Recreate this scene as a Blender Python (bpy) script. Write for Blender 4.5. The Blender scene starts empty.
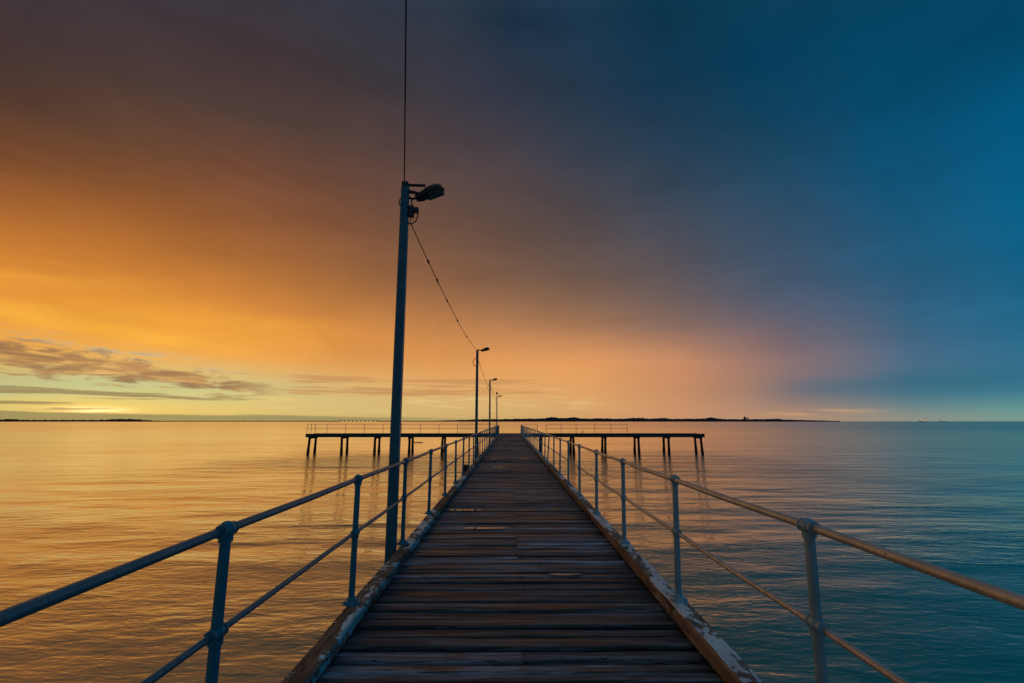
import bpy, bmesh, math, random
from mathutils import Vector, Matrix
R = math.radians
rnd = random.Random(7)
scene = bpy.context.scene
col = scene.collection

# ------------------------------------------------------------------ camera
EYE = 1.70                      # metres above the deck; deck top is z = 0
cam_data = bpy.data.cameras.new('camera')
cam_data.sensor_width = 36.0
cam_data.lens = 16.52
cam_data.clip_start = 0.05
cam_data.clip_end = 80000
cam = bpy.data.objects.new('camera', cam_data)
cam.location = (0, 0, EYE)
cam.rotation_euler = (R(90 + 9.64), 0, R(-0.30))
col.objects.link(cam)
scene.camera = cam
scene.cycles.use_denoising = True
scene.render.resolution_x, scene.render.resolution_y = 1024, 683

# ------------------------------------------------------------------ colour management
vs = scene.view_settings
vs.view_transform = 'Standard'
vs.look = 'None'
vs.gamma = 1
vs.exposure = 0
vs.use_curve_mapping = False

def lin(c):
    return c / 12.92 if c <= 0.04045 else ((c + 0.055) / 1.055) ** 2.4
def srgb(r, g, b):
    return (lin(r / 255), lin(g / 255), lin(b / 255), 1)

# ------------------------------------------------------------------ node helper
class NT:
    def __init__(self, tree):
        self.t = tree
    def n(self, kind, **kw):
        nd = self.t.nodes.new(kind)
        for k, v in kw.items():
            setattr(nd, k, v)
        return nd
    def link(self, a, b):
        self.t.links.new(a, b)
    def put(self, sock, v):
        if hasattr(v, 'links'):
            self.link(v, sock)
        elif v is not None:
            sock.default_value = v
    def m(self, op, a, b=None, c=None, clamp=False):
        nd = self.n('ShaderNodeMath', operation=op, use_clamp=clamp)
        self.put(nd.inputs[0], a)
        if b is not None: self.put(nd.inputs[1], b)
        if c is not None: self.put(nd.inputs[2], c)
        return nd.outputs[0]
    def ss(self, x, lo, hi, a=0.0, b=1.0, kind='SMOOTHSTEP'):
        nd = self.n('ShaderNodeMapRange', interpolation_type=kind)
        self.put(nd.inputs[0], x)
        for i, v in enumerate((lo, hi, a, b)):
            self.put(nd.inputs[i + 1], v)
        return nd.outputs[0]
    def mix(self, f, a, b, blend='MIX'):
        nd = self.n('ShaderNodeMix', data_type='RGBA', blend_type=blend)
        self.put(nd.inputs[0], f)
        self.put(nd.inputs[6], a)
        self.put(nd.inputs[7], b)
        return nd.outputs[2]
    def vec(self, x, y, z=0.0):
        nd = self.n('ShaderNodeCombineXYZ')
        for i, v in enumerate((x, y, z)):
            self.put(nd.inputs[i], v)
        return nd.outputs[0]
    def noise(self, vec, scale=1.0, detail=4.0, rough=0.5, dist=0.0):
        nd = self.n('ShaderNodeTexNoise')
        self.put(nd.inputs['Vector'], vec)
        nd.inputs['Scale'].default_value = scale
        nd.inputs['Detail'].default_value = detail
        nd.inputs['Roughness'].default_value = rough
        nd.inputs['Distortion'].default_value = dist
        return nd.outputs['Fac']
    def ramp(self, f, stops, interp='LINEAR'):
        nd = self.n('ShaderNodeValToRGB')
        cr = nd.color_ramp
        cr.interpolation = interp
        while len(cr.elements) < len(stops):
            cr.elements.new(0.5)
        for e, (p, c) in zip(cr.elements, sorted(stops, key=lambda s: s[0])):
            e.position = p
        for e, (p, c) in zip(cr.elements, sorted(stops, key=lambda s: s[0])):
            e.color = c if hasattr(c, '__len__') else (c, c, c, 1)
        self.put(nd.inputs[0], f)
        return nd.outputs[0]
    def scaled(self, vec, sx, sy, sz, rot=0.0):
        nd = self.n('ShaderNodeMapping')
        self.link(vec, nd.inputs['Vector'])
        nd.inputs['Scale'].default_value = (sx, sy, sz)
        nd.inputs['Rotation'].default_value = (0, 0, rot)
        return nd.outputs[0]

# ------------------------------------------------------------------ sun
SUN_AZ, SUN_EL = -41.0, 2.5     # degrees; azimuth from +Y towards +X
sd = bpy.data.lights.new('sun', 'SUN')
sd.energy = 0.12
sd.angle = R(70)                # veiled by cloud: a wide soft source
sd.color = (1.0, 0.55, 0.20)
sun = bpy.data.objects.new('sun', sd)
sdir = Vector((math.sin(R(SUN_AZ)) * math.cos(R(SUN_EL)), math.cos(R(SUN_AZ)) * math.cos(R(SUN_EL)), math.sin(R(SUN_EL))))
sun.rotation_euler = sdir.to_track_quat('Z', 'Y').to_euler()
sun.location = sdir * 60 + Vector((0, 0, 30))
col.objects.link(sun)

# ------------------------------------------------------------------ sky
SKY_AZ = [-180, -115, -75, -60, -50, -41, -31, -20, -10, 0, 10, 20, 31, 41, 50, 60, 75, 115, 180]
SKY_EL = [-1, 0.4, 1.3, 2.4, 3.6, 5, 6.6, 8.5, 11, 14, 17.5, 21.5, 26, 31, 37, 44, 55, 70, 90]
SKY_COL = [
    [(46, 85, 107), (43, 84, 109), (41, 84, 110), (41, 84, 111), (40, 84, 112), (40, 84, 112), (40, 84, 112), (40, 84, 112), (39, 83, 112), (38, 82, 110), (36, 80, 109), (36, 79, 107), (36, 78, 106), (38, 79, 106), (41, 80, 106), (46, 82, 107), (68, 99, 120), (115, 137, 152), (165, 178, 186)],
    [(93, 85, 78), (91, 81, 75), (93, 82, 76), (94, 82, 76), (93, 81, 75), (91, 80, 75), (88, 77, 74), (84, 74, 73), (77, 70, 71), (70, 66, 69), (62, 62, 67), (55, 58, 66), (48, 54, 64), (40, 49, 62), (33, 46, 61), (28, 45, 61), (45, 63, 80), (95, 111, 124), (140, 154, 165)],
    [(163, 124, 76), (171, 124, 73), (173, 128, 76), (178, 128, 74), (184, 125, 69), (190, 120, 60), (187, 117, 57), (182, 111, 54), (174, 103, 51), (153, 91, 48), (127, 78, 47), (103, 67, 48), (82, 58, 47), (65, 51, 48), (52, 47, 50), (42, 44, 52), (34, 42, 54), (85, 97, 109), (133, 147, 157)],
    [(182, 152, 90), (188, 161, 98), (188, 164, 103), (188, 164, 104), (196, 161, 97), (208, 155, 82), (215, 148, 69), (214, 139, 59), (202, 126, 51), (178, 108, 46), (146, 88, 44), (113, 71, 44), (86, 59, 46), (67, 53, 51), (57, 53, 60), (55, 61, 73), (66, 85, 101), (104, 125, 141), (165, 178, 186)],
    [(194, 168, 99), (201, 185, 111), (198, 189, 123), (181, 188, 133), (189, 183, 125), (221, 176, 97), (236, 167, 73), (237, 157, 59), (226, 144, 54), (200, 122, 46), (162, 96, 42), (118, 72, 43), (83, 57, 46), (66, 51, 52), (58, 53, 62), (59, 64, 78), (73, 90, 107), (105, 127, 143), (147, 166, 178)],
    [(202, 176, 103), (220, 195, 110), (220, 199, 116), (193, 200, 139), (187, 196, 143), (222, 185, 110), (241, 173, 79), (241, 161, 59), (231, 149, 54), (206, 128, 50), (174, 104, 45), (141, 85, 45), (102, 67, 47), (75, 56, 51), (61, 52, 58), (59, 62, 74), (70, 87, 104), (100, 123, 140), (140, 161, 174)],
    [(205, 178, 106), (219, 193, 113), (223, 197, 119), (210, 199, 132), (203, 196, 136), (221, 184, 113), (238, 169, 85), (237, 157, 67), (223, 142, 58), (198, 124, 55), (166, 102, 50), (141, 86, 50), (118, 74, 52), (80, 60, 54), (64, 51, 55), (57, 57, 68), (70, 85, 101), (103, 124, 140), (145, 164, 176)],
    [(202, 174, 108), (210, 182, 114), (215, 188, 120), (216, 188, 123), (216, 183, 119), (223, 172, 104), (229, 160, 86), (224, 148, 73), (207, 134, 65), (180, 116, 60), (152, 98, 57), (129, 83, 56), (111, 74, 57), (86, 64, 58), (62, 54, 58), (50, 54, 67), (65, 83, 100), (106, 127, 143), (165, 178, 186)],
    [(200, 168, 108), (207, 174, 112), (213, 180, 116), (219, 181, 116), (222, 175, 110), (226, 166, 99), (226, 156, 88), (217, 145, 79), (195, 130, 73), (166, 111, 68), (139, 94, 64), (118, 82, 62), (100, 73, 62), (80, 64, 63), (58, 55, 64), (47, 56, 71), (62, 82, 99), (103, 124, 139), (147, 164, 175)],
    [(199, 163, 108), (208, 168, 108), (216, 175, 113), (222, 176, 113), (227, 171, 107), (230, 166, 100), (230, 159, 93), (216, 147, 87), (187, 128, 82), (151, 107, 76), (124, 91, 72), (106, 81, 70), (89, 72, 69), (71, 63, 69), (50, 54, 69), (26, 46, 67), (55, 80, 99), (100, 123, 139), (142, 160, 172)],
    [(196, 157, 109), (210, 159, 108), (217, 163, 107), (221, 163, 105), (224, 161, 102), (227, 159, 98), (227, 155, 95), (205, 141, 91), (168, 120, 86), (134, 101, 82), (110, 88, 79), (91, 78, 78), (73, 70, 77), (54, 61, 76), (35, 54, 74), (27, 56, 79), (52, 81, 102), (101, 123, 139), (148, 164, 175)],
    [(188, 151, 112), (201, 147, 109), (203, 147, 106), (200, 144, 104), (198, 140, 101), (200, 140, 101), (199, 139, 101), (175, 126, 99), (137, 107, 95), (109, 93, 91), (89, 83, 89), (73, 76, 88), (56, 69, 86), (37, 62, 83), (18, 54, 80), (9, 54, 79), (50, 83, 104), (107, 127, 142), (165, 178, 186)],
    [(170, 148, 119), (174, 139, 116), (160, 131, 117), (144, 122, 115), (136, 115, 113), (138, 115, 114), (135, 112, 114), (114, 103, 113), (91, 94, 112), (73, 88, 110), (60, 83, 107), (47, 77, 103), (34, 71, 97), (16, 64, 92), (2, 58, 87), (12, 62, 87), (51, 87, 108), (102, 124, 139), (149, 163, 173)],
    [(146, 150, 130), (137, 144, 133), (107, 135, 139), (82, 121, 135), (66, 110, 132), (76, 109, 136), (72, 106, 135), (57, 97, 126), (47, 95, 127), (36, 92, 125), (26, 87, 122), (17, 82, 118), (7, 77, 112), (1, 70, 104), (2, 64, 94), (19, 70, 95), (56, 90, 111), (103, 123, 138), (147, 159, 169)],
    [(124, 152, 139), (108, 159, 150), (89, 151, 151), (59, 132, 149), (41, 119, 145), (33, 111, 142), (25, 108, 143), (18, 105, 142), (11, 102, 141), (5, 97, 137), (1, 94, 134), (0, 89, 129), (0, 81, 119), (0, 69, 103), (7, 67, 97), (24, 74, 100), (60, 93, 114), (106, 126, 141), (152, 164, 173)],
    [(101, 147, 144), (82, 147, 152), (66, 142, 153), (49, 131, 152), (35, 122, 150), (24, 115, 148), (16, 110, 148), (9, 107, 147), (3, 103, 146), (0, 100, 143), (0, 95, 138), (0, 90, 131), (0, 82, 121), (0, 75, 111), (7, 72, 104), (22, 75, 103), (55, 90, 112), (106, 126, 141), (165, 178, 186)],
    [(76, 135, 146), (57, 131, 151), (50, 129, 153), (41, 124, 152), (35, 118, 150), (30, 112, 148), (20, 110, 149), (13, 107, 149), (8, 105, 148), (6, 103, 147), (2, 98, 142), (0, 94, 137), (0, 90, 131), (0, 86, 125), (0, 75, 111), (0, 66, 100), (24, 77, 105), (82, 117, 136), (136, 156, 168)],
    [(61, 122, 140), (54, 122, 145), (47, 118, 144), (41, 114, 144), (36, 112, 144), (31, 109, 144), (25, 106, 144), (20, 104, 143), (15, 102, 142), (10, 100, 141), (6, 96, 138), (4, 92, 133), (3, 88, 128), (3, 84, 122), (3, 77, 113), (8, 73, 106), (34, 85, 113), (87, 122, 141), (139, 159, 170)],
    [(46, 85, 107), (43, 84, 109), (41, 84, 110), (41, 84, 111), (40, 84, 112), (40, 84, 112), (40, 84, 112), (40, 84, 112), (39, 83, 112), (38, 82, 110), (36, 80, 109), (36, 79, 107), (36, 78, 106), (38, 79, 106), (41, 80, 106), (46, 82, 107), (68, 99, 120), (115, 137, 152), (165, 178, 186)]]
world = bpy.data.worlds.new('World')
scene.world = world
world.use_nodes = True
world.node_tree.nodes.clear()
W = NT(world.node_tree)
wtc = W.n('ShaderNodeTexCoord').outputs['Generated']
wsep = W.n('ShaderNodeSeparateXYZ')
W.link(wtc, wsep.inputs[0])
az0 = W.m('MULTIPLY', W.m('ARCTAN2', wsep.outputs[0], wsep.outputs[1]), 57.29578)
el0 = W.m('MULTIPLY', W.m('ARCSINE', wsep.outputs[2]), 57.29578)
elp = W.m('MAXIMUM', el0, 0.0)
# soft vapour: bend the big colour field a little so it is not a clean gradient
vap = W.noise(W.scaled(wtc, 1.0, 1.0, 2.2), 2.6, 5, 0.55, 0.3)
vap2 = W.noise(W.scaled(wtc, 1.0, 1.0, 1.4, 0.6), 5.5, 6, 0.55, 0.2)
bend = W.m('ADD', W.m('MULTIPLY', W.m('SUBTRACT', vap, 0.5), 0.55), W.m('MULTIPLY', W.m('SUBTRACT', vap2, 0.5), 0.28))
el = W.m('ADD', el0, W.m('MULTIPLY', bend, W.m('MULTIPLY', W.ss(elp, 2.0, 22.0), 3.5)))
az = W.m('ADD', az0, W.m('MULTIPLY', W.m('SUBTRACT', vap2, 0.5), W.ss(elp, 1.0, 14.0, 3.0, 6.0)))
EL_LO, EL_HI = -2.0, 92.0
def t_of(e):
    return (e - EL_LO) / (EL_HI - EL_LO)
tel = W.m('DIVIDE', W.m('SUBTRACT', el, EL_LO), EL_HI - EL_LO, clamp=True)
sky = None
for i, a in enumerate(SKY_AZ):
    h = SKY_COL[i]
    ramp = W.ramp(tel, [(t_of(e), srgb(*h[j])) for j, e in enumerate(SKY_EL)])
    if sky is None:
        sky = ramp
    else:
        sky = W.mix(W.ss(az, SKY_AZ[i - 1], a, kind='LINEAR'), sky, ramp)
# the real scattering sky behind it all
nish = W.n('ShaderNodeTexSky', sky_type='NISHITA', sun_disc=False)
nish.sun_elevation = R(SUN_EL)
nish.sun_rotation = R(SUN_AZ)
nishc = W.mix(1.0, nish.outputs[0], (0.08, 0.08, 0.08, 1), 'MULTIPLY')
sky = W.mix(0.03, sky, nishc)

def cloud(sky, mask, colour):
    return W.mix(W.m('MINIMUM', W.m('MAXIMUM', mask, 0.0), 1.0), sky, colour)
def bump_at(x, c, w):           # soft bell of half-width w
    d = W.m('DIVIDE', W.m('SUBTRACT', x, c), w)
    return W.m('POWER', 2.718, W.m('MULTIPLY', W.m('MULTIPLY', d, d), -1.0))
streak_v = W.vec(W.m('MULTIPLY', az0, 0.16), W.m('MULTIPLY', el0, 1.5), 0.0)
s1 = W.noise(streak_v, 1.0, 7, 0.6, 0.35)
streak_v2 = W.vec(W.m('MULTIPLY', az0, 0.13), W.m('MULTIPLY', el0, 2.6), 3.7)
s2 = W.noise(streak_v2, 1.0, 6, 0.58, 0.25)
puff_v = W.vec(W.m('MULTIPLY', az0, 0.30), W.m('MULTIPLY', el0, 1.5), 9.1)
s3 = W.noise(puff_v, 1.0, 8, 0.62, 0.5)
band_v = W.vec(W.m('MULTIPLY', az0, 0.03), W.m('MULTIPLY', el0, 0.16), 5.0)
s4 = W.noise(band_v, 1.0, 4, 0.5, 0.4)
left = W.ss(az0, -12.0, -34.0)

# gold bright swells over the left third
sky = W.mix(W.m('MULTIPLY', W.m('MULTIPLY', W.ss(s4, 0.45, 0.70), bump_at(el0, 10.0, 4.5)), W.m('MULTIPLY', left, 0.55)), sky, srgb(250, 172, 66))
gb2 = bump_at(W.m('ADD', W.m('ADD', el0, W.m('MULTIPLY', W.m('ADD', az0, 47.0), 0.10)), W.m('MULTIPLY', W.m('SUBTRACT', s3, 0.5), 1.6)), 9.0, 0.75)
sky = W.mix(W.m('MULTIPLY', W.m('MULTIPLY', gb2, W.ss(az0, -27.0, -38.0)), 0.6), sky, srgb(255, 184, 66))
# soft mottling of the veil, drawn out along the horizon
mot = W.m('ADD', W.m('MULTIPLY', W.noise(W.scaled(wtc, 1.6, 1.6, 5.0, 0.2), 2.2, 7, 0.6, 0.6), 0.65), W.m('MULTIPLY', vap2, 0.35))
fm = W.ss(mot, 0.34, 0.66, 0.92, 1.08)
sky = W.mix(W.ss(elp, 4.0, 9.0), sky, W.mix(1.0, sky, W.vec(fm, fm, fm), 'MULTIPLY'))
# sun glow behind the low cloud
glow = W.m('MULTIPLY', bump_at(az0, SUN_AZ, 5.5), bump_at(el0, 1.2, 1.1))
sky = W.mix(W.m('MULTIPLY', glow, 0.55), sky, srgb(255, 212, 104))
core = W.m('MULTIPLY', bump_at(az0, SUN_AZ, 2.2), bump_at(el0, 1.05, 0.26))
sky = W.mix(W.m('MULTIPLY', core, 0.9), sky, (1.7, 1.2, 0.48, 1))
# mauve-brown bank at the left, thinning towards the middle; it sinks to the right
sl = W.m('ADD', el0, W.m('MULTIPLY', W.m('ADD', az0, 48.0), 0.11))
thick = W.ss(az0, -48.0, -25.0, 1.75, 0.5, 'LINEAR')
bank = bump_at(sl, 5.65, thick)
bank = W.ss(W.m('ADD', bank, W.m('MULTIPLY', W.m('SUBTRACT', s3, 0.5), 3.2)), 0.28, 1.0)
bank = W.m('MULTIPLY', W.m('MULTIPLY', bank, W.ss(az0, -24.0, -31.0)), W.m('MULTIPLY', W.ss(sl, 8.6, 7.6), W.ss(sl, 2.9, 3.6)))
bankc = W.mix(W.ss(s1, 0.35, 0.66), srgb(148, 110, 78), srgb(190, 138, 86))
rim = W.m('MULTIPLY', bump_at(sl, 7.2, 0.6), W.m('MULTIPLY', W.ss(s3, 0.46, 0.62), W.ss(az0, -26.0, -36.0)))
sky = W.mix(W.m('MULTIPLY', rim, 0.8), sky, srgb(196, 184, 150))
sky = cloud(sky, W.m('MULTIPLY', bank, 0.9), bankc)
lit = W.m('MULTIPLY', bump_at(sl, 5.0, 0.55), W.m('MULTIPLY', W.ss(s1, 0.52, 0.64), W.ss(az0, -20.0, -30.0)))
sky = W.mix(W.m('MULTIPLY', lit, 0.75), sky, srgb(244, 196, 116))
# long thin streaks lower down
k = W.m('MULTIPLY', W.m('ADD', bump_at(W.m('ADD', el0, W.m('MULTIPLY', W.m('ADD', az0, 48.0), 0.012)), 2.55, 0.42), W.m('MULTIPLY', bump_at(el0, 1.55, 0.25), W.ss(az0, -40.0, -47.0))), W.ss(az0, -20.0, -31.0))
k = W.ss(W.m('ADD', k, W.m('MULTIPLY', W.m('SUBTRACT', s2, 0.5), 4.2)), 0.40, 1.1)
k = W.m('MULTIPLY', k, W.m('MULTIPLY', W.ss(el0, 3.6, 3.1), W.ss(az0, -19.0, -25.0)))
sky = cloud(sky, W.m('MULTIPLY', k, 0.8), srgb(152, 126, 86))
# peach bars across the middle
kb = W.m('MULTIPLY', W.m('ADD', bump_at(el0, 4.7, 0.5), bump_at(el0, 3.35, 0.6)), W.m('MULTIPLY', W.ss(az0, -31.0, -22.0), W.ss(az0, 12.0, -2.0)))
kb = W.ss(W.m('ADD', kb, W.m('MULTIPLY', W.m('SUBTRACT', s2, 0.5), 3.2)), 0.40, 1.0)
kb = W.m('MULTIPLY', kb, W.m('MULTIPLY', W.m('MULTIPLY', bump_at(el0, 3.8, 2.4), W.ss(el0, 7.0, 5.6)), W.m('MULTIPLY', W.ss(az0, -31.0, -24.0), W.ss(az0, 14.0, 2.0))))
sky = cloud(sky, W.m('MULTIPLY', kb, 0.75), srgb(196, 140, 88))
# pale thin gaps between them
kg = W.m('MULTIPLY', W.ss(s1, 0.50, 0.63), W.m('MULTIPLY', bump_at(el0, 2.3, 1.5), W.m('MULTIPLY', W.ss(az0, -30.0, -22.0), W.ss(az0, 16.0, 4.0))))
sky = cloud(sky, W.m('MULTIPLY', kg, 0.5), srgb(234, 206, 132))
# grey bank sitting on the horizon at the left
gb = W.ss(W.m('ADD', el0, W.m('MULTIPLY', W.m('SUBTRACT', s2, 0.5), 0.6)), W.ss(az0, -48.0, 4.0, 0.92, 0.45, 'LINEAR'), W.ss(az0, -48.0, 4.0, 0.78, 0.1, 'LINEAR'))
gb = W.m('MULTIPLY', gb, W.ss(az0, 2.0, -18.0))
sky = cloud(sky, W.m('MULTIPLY', gb, 0.85), srgb(152, 138, 92))
# small bright slits over the far shore at the right
sg = W.m('MULTIPLY', W.m('MULTIPLY', bump_at(az0, 32.8, 3.6), bump_at(el0, 0.95, 0.30)), W.ss(s2, 0.36, 0.55))
sky = cloud(sky, W.m('MULTIPLY', sg, 0.9), srgb(228, 178, 112))
# blue-grey shelf at the right
sh = W.m('MULTIPLY', bump_at(W.m('ADD', el0, W.m('MULTIPLY', W.m('SUBTRACT', s1, 0.5), 1.2)), 3.3, 1.2), W.ss(az0, 26.0, 35.0))
sky = cloud(sky, W.m('MULTIPLY', sh, 0.45), srgb(48, 104, 130))

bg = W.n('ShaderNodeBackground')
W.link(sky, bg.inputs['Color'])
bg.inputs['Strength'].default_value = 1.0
wo = W.n('ShaderNodeOutputWorld')
W.link(bg.outputs[0], wo.inputs['Surface'])

# ------------------------------------------------------------------ mesh helpers
class MB:
    """Collects shapes and links them as one mesh object."""
    def __init__(self):
        self.v, self.f, self.mi, self.sm = [], [], [], []
    def add(self, verts, faces, mi=0, smooth=False):
        o = len(self.v)
        self.v += [tuple(p) for p in verts]
        self.f += [tuple(i + o for i in f) for f in faces]
        self.mi += [mi] * len(faces)
        self.sm += [smooth] * len(faces)
    def box(self, x0, x1, y0, y1, z0, z1, mi=0, ch=0.0):
        """box with chamfered long edges (chamfer ch)"""
        if ch <= 0:
            vs_ = [(x, y, z) for x in (x0, x1) for y in (y0, y1) for z in (z0, z1)]
            self.add(vs_, [(0, 1, 3, 2), (4, 6, 7, 5), (0, 4, 5, 1), (2, 3, 7, 6), (0, 2, 6, 4), (1, 5, 7, 3)], mi)
            return
        bm = bmesh.new()
        bmesh.ops.create_cube(bm, size=1)
        for v in bm.verts:
            v.co = ((x0 + x1) / 2 + v.co.x * (x1 - x0), (y0 + y1) / 2 + v.co.y * (y1 - y0), (z0 + z1) / 2 + v.co.z * (z1 - z0))
        bmesh.ops.bevel(bm, geom=bm.edges[:], offset=ch, segments=2, affect='EDGES', profile=0.5)
        self.bm(bm, mi)
    def bm(self, bm, mi=0, smooth=False):
        bm.verts.index_update()
        self.add([v.co.copy() for v in bm.verts], [[v.index for v in f.verts] for f in bm.faces], mi, smooth)
        bm.free()
    def tube(self, pts, r, n=12, mi=0, caps=True):
        pts = [Vector(p) for p in pts]
        rs = r if hasattr(r, '__len__') else [r] * len(pts)
        rings = []
        up = Vector((0, 0, 1))
        t0 = (pts[1] - pts[0]).normalized()
        if abs(t0.dot(up)) > 0.95:
            up = Vector((0, 1, 0))
        nrm = (up - t0 * up.dot(t0)).normalized()
        for i, p in enumerate(pts):
            t = (pts[min(i + 1, len(pts) - 1)] - pts[max(i - 1, 0)]).normalized()
            nrm = (nrm - t * nrm.dot(t)).normalized()
            b = t.cross(nrm)
            rings.append([p + (nrm * math.cos(2 * math.pi * k / n) + b * math.sin(2 * math.pi * k / n)) * rs[i] for k in range(n)])
        self.rings(rings, mi, caps)
    def rings(self, rings, mi=0, caps=True, smooth=True):
        n = len(rings[0])
        vs_ = [p for r in rings for p in r]
        fs = []
        for i in range(len(rings) - 1):
            for k in range(n):
                a, b = i * n + k, i * n + (k + 1) % n
                fs.append((a, b, b + n, a + n))
        self.add(vs_, fs, mi, smooth)
        if caps:
            self.add(rings[0], [tuple(range(n))[::-1]], mi, False)
            self.add(rings[-1], [tuple(range(n))], mi, False)
    def lathe(self, prof, cx, cy, n=16, mi=0):
        self.rings([[(cx + r * math.cos(2 * math.pi * k / n), cy + r * math.sin(2 * math.pi * k / n), z) for k in range(n)] for r, z in prof], mi)
    def ball(self, c, r, mi=0, seg=14, sz=1.0):
        bm = bmesh.new()
        bmesh.ops.create_uvsphere(bm, u_segments=seg, v_segments=seg // 2 + 2, radius=r)
        for v in bm.verts:
            v.co = Vector((v.co.x, v.co.y, v.co.z * sz)) + Vector(c)
        self.bm(bm, mi, True)
    def mesh(self, name, mats):
        me = bpy.data.meshes.new(name)
        me.from_pydata(self.v, [], self.f)
        for m in (mats if isinstance(mats, (list, tuple)) else [mats]):
            me.materials.append(m)
        me.polygons.foreach_set('material_index', self.mi)
        me.polygons.foreach_set('use_smooth', self.sm)
        bm = bmesh.new(); bm.from_mesh(me)
        bmesh.ops.recalc_face_normals(bm, faces=bm.faces[:])
        bm.to_mesh(me); bm.free()
        me.update()
        return me
    def build(self, name, mats, parent=None, loc=None):
        return link(name, self.mesh(name, mats), parent, loc)

def link(name, me, parent=None, loc=None):
    o = bpy.data.objects.new(name, me)
    col.objects.link(o)
    if loc is not None:
        o.location = loc
    if parent is not None:
        o.parent = parent
    return o
def tag(o, label=None, cat=None, group=None, kind=None):
    for k_, v_ in (('label', label), ('category', cat), ('group', group), ('kind', kind)):
        if v_:
            o[k_] = v_
    return o
def thing(name, label, cat, loc=(0, 0, 0), group=None):
    o = bpy.data.objects.new(name, None)
    o.empty_display_size = 0.2
    col.objects.link(o)
    o.location = loc
    return tag(o, label, cat, group)
def copy_tree(o, parent=None):
    c = o.copy()
    col.objects.link(c)
    c.parent = parent
    for ch in list(o.children):
        copy_tree(ch, c)
    return c

# ------------------------------------------------------------------ materials
def mat(name):
    m = bpy.data.materials.new(name)
    m.use_nodes = True
    m.node_tree.nodes.clear()
    T = NT(m.node_tree)
    out = T.n('ShaderNodeOutputMaterial')
    return m, T, out
def principled(T, out, base, rough, metal=0.0, normal=None, spec=0.5):
    b = T.n('ShaderNodeBsdfPrincipled')
    T.put(b.inputs['Base Color'], base)
    T.put(b.inputs['Roughness'], rough)
    T.put(b.inputs['Metallic'], metal)
    T.put(b.inputs['Specular IOR Level'], spec)
    if normal is not None:
        T.link(normal, b.inputs['Normal'])
    T.link(b.outputs[0], out.inputs['Surface'])
    return b
def bump(T, h, dist, strength=1.0, normal=None):
    b = T.n('ShaderNodeBump')
    b.inputs['Strength'].default_value = strength
    b.inputs['Distance'].default_value = dist
    T.link(h, b.inputs['Height'])
    if normal is not None:
        T.link(normal, b.inputs['Normal'])
    return b.outputs[0]

def make_deck_wood():
    m, T, out = mat('weathered_deck_wood')
    oc = T.n('ShaderNodeTexCoord').outputs['Object']
    g = T.n('ShaderNodeNewGeometry')
    isl = g.outputs['Random Per Island']
    off = T.vec(T.m('MULTIPLY', isl, 37.0), T.m('MULTIPLY', isl, 91.0), T.m('MULTIPLY', isl, 13.0))
    va = T.n('ShaderNodeVectorMath', operation='ADD')
    T.link(oc, va.inputs[0]); T.link(off, va.inputs[1])
    p = va.outputs[0]
    grain = T.noise(T.scaled(p, 0.55, 11, 11), 1.2, 6, 0.60, 0.6)
    fine = T.noise(T.scaled(p, 1.6, 60, 60), 1.5, 5, 0.65)
    blot = T.noise(T.scaled(p, 0.8, 4.0, 4.0), 1.3, 5, 0.6, 0.4)
    gf = T.m('ADD', T.m('MULTIPLY', grain, 0.70), T.m('MULTIPLY', fine, 0.30))
    c = T.ramp(gf, [(0.37, (0.011, 0.011, 0.011, 1)), (0.45, (0.056, 0.066, 0.078, 1)), (0.53, (0.140, 0.172, 0.208, 1)), (0.62, (0.36, 0.44, 0.53, 1))])
    tint = T.ramp(T.m('FRACT', T.m('MULTIPLY', isl, 7.31)), [(0.0, (0.48, 0.45, 0.45, 1)), (0.22, (0.95, 0.90, 0.90, 1)), (0.42, (0.34, 0.32, 0.33, 1)), (0.60, (1.30, 1.34, 1.40, 1)), (0.76, (0.82, 0.72, 0.69, 1)), (0.84, (0.68, 0.70, 0.76, 1))], 'CONSTANT')
    c = T.mix(1.0, c, tint, 'MULTIPLY')
    c = T.mix(T.ss(blot, 0.52, 0.66, 0.0, 0.75), c, (0.018, 0.014, 0.013, 1))
    split = T.noise(T.scaled(p, 0.9, 26, 26), 1.0, 2, 0.5, 0.3)
    sk = T.m('MULTIPLY', T.ss(T.m('ABSOLUTE', T.m('SUBTRACT', split, 0.5)), 0.022, 0.005), T.ss(blot, 0.40, 0.5))
    c = T.mix(T.m('MULTIPLY', sk, 0.85), c, (0.008, 0.006, 0.006, 1))
    # dark trodden seam where the nails run into the middle stringer
    sx = T.n('ShaderNodeSeparateXYZ'); T.link(oc, sx.inputs[0])
    seam = T.ss(T.m('ABSOLUTE', T.m('ADD', T.m('SUBTRACT', sx.outputs[0], 0.12), T.m('MULTIPLY', T.m('SUBTRACT', blot, 0.5), 0.12))), 0.02, 0.09, 0.22, 0.0)
    c = T.mix(seam, c, (0.014, 0.011, 0.010, 1))
    r = T.ss(blot, 0.35, 0.68, 0.58, 0.34)
    h = T.m('SUBTRACT', T.m('ADD', T.m('MULTIPLY', grain, 1.0), T.m('MULTIPLY', fine, 0.5)), sk)
    principled(T, out, c, r, 0.0, bump(T, h, 0.006, 0.9), 0.3)
    return m
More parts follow.
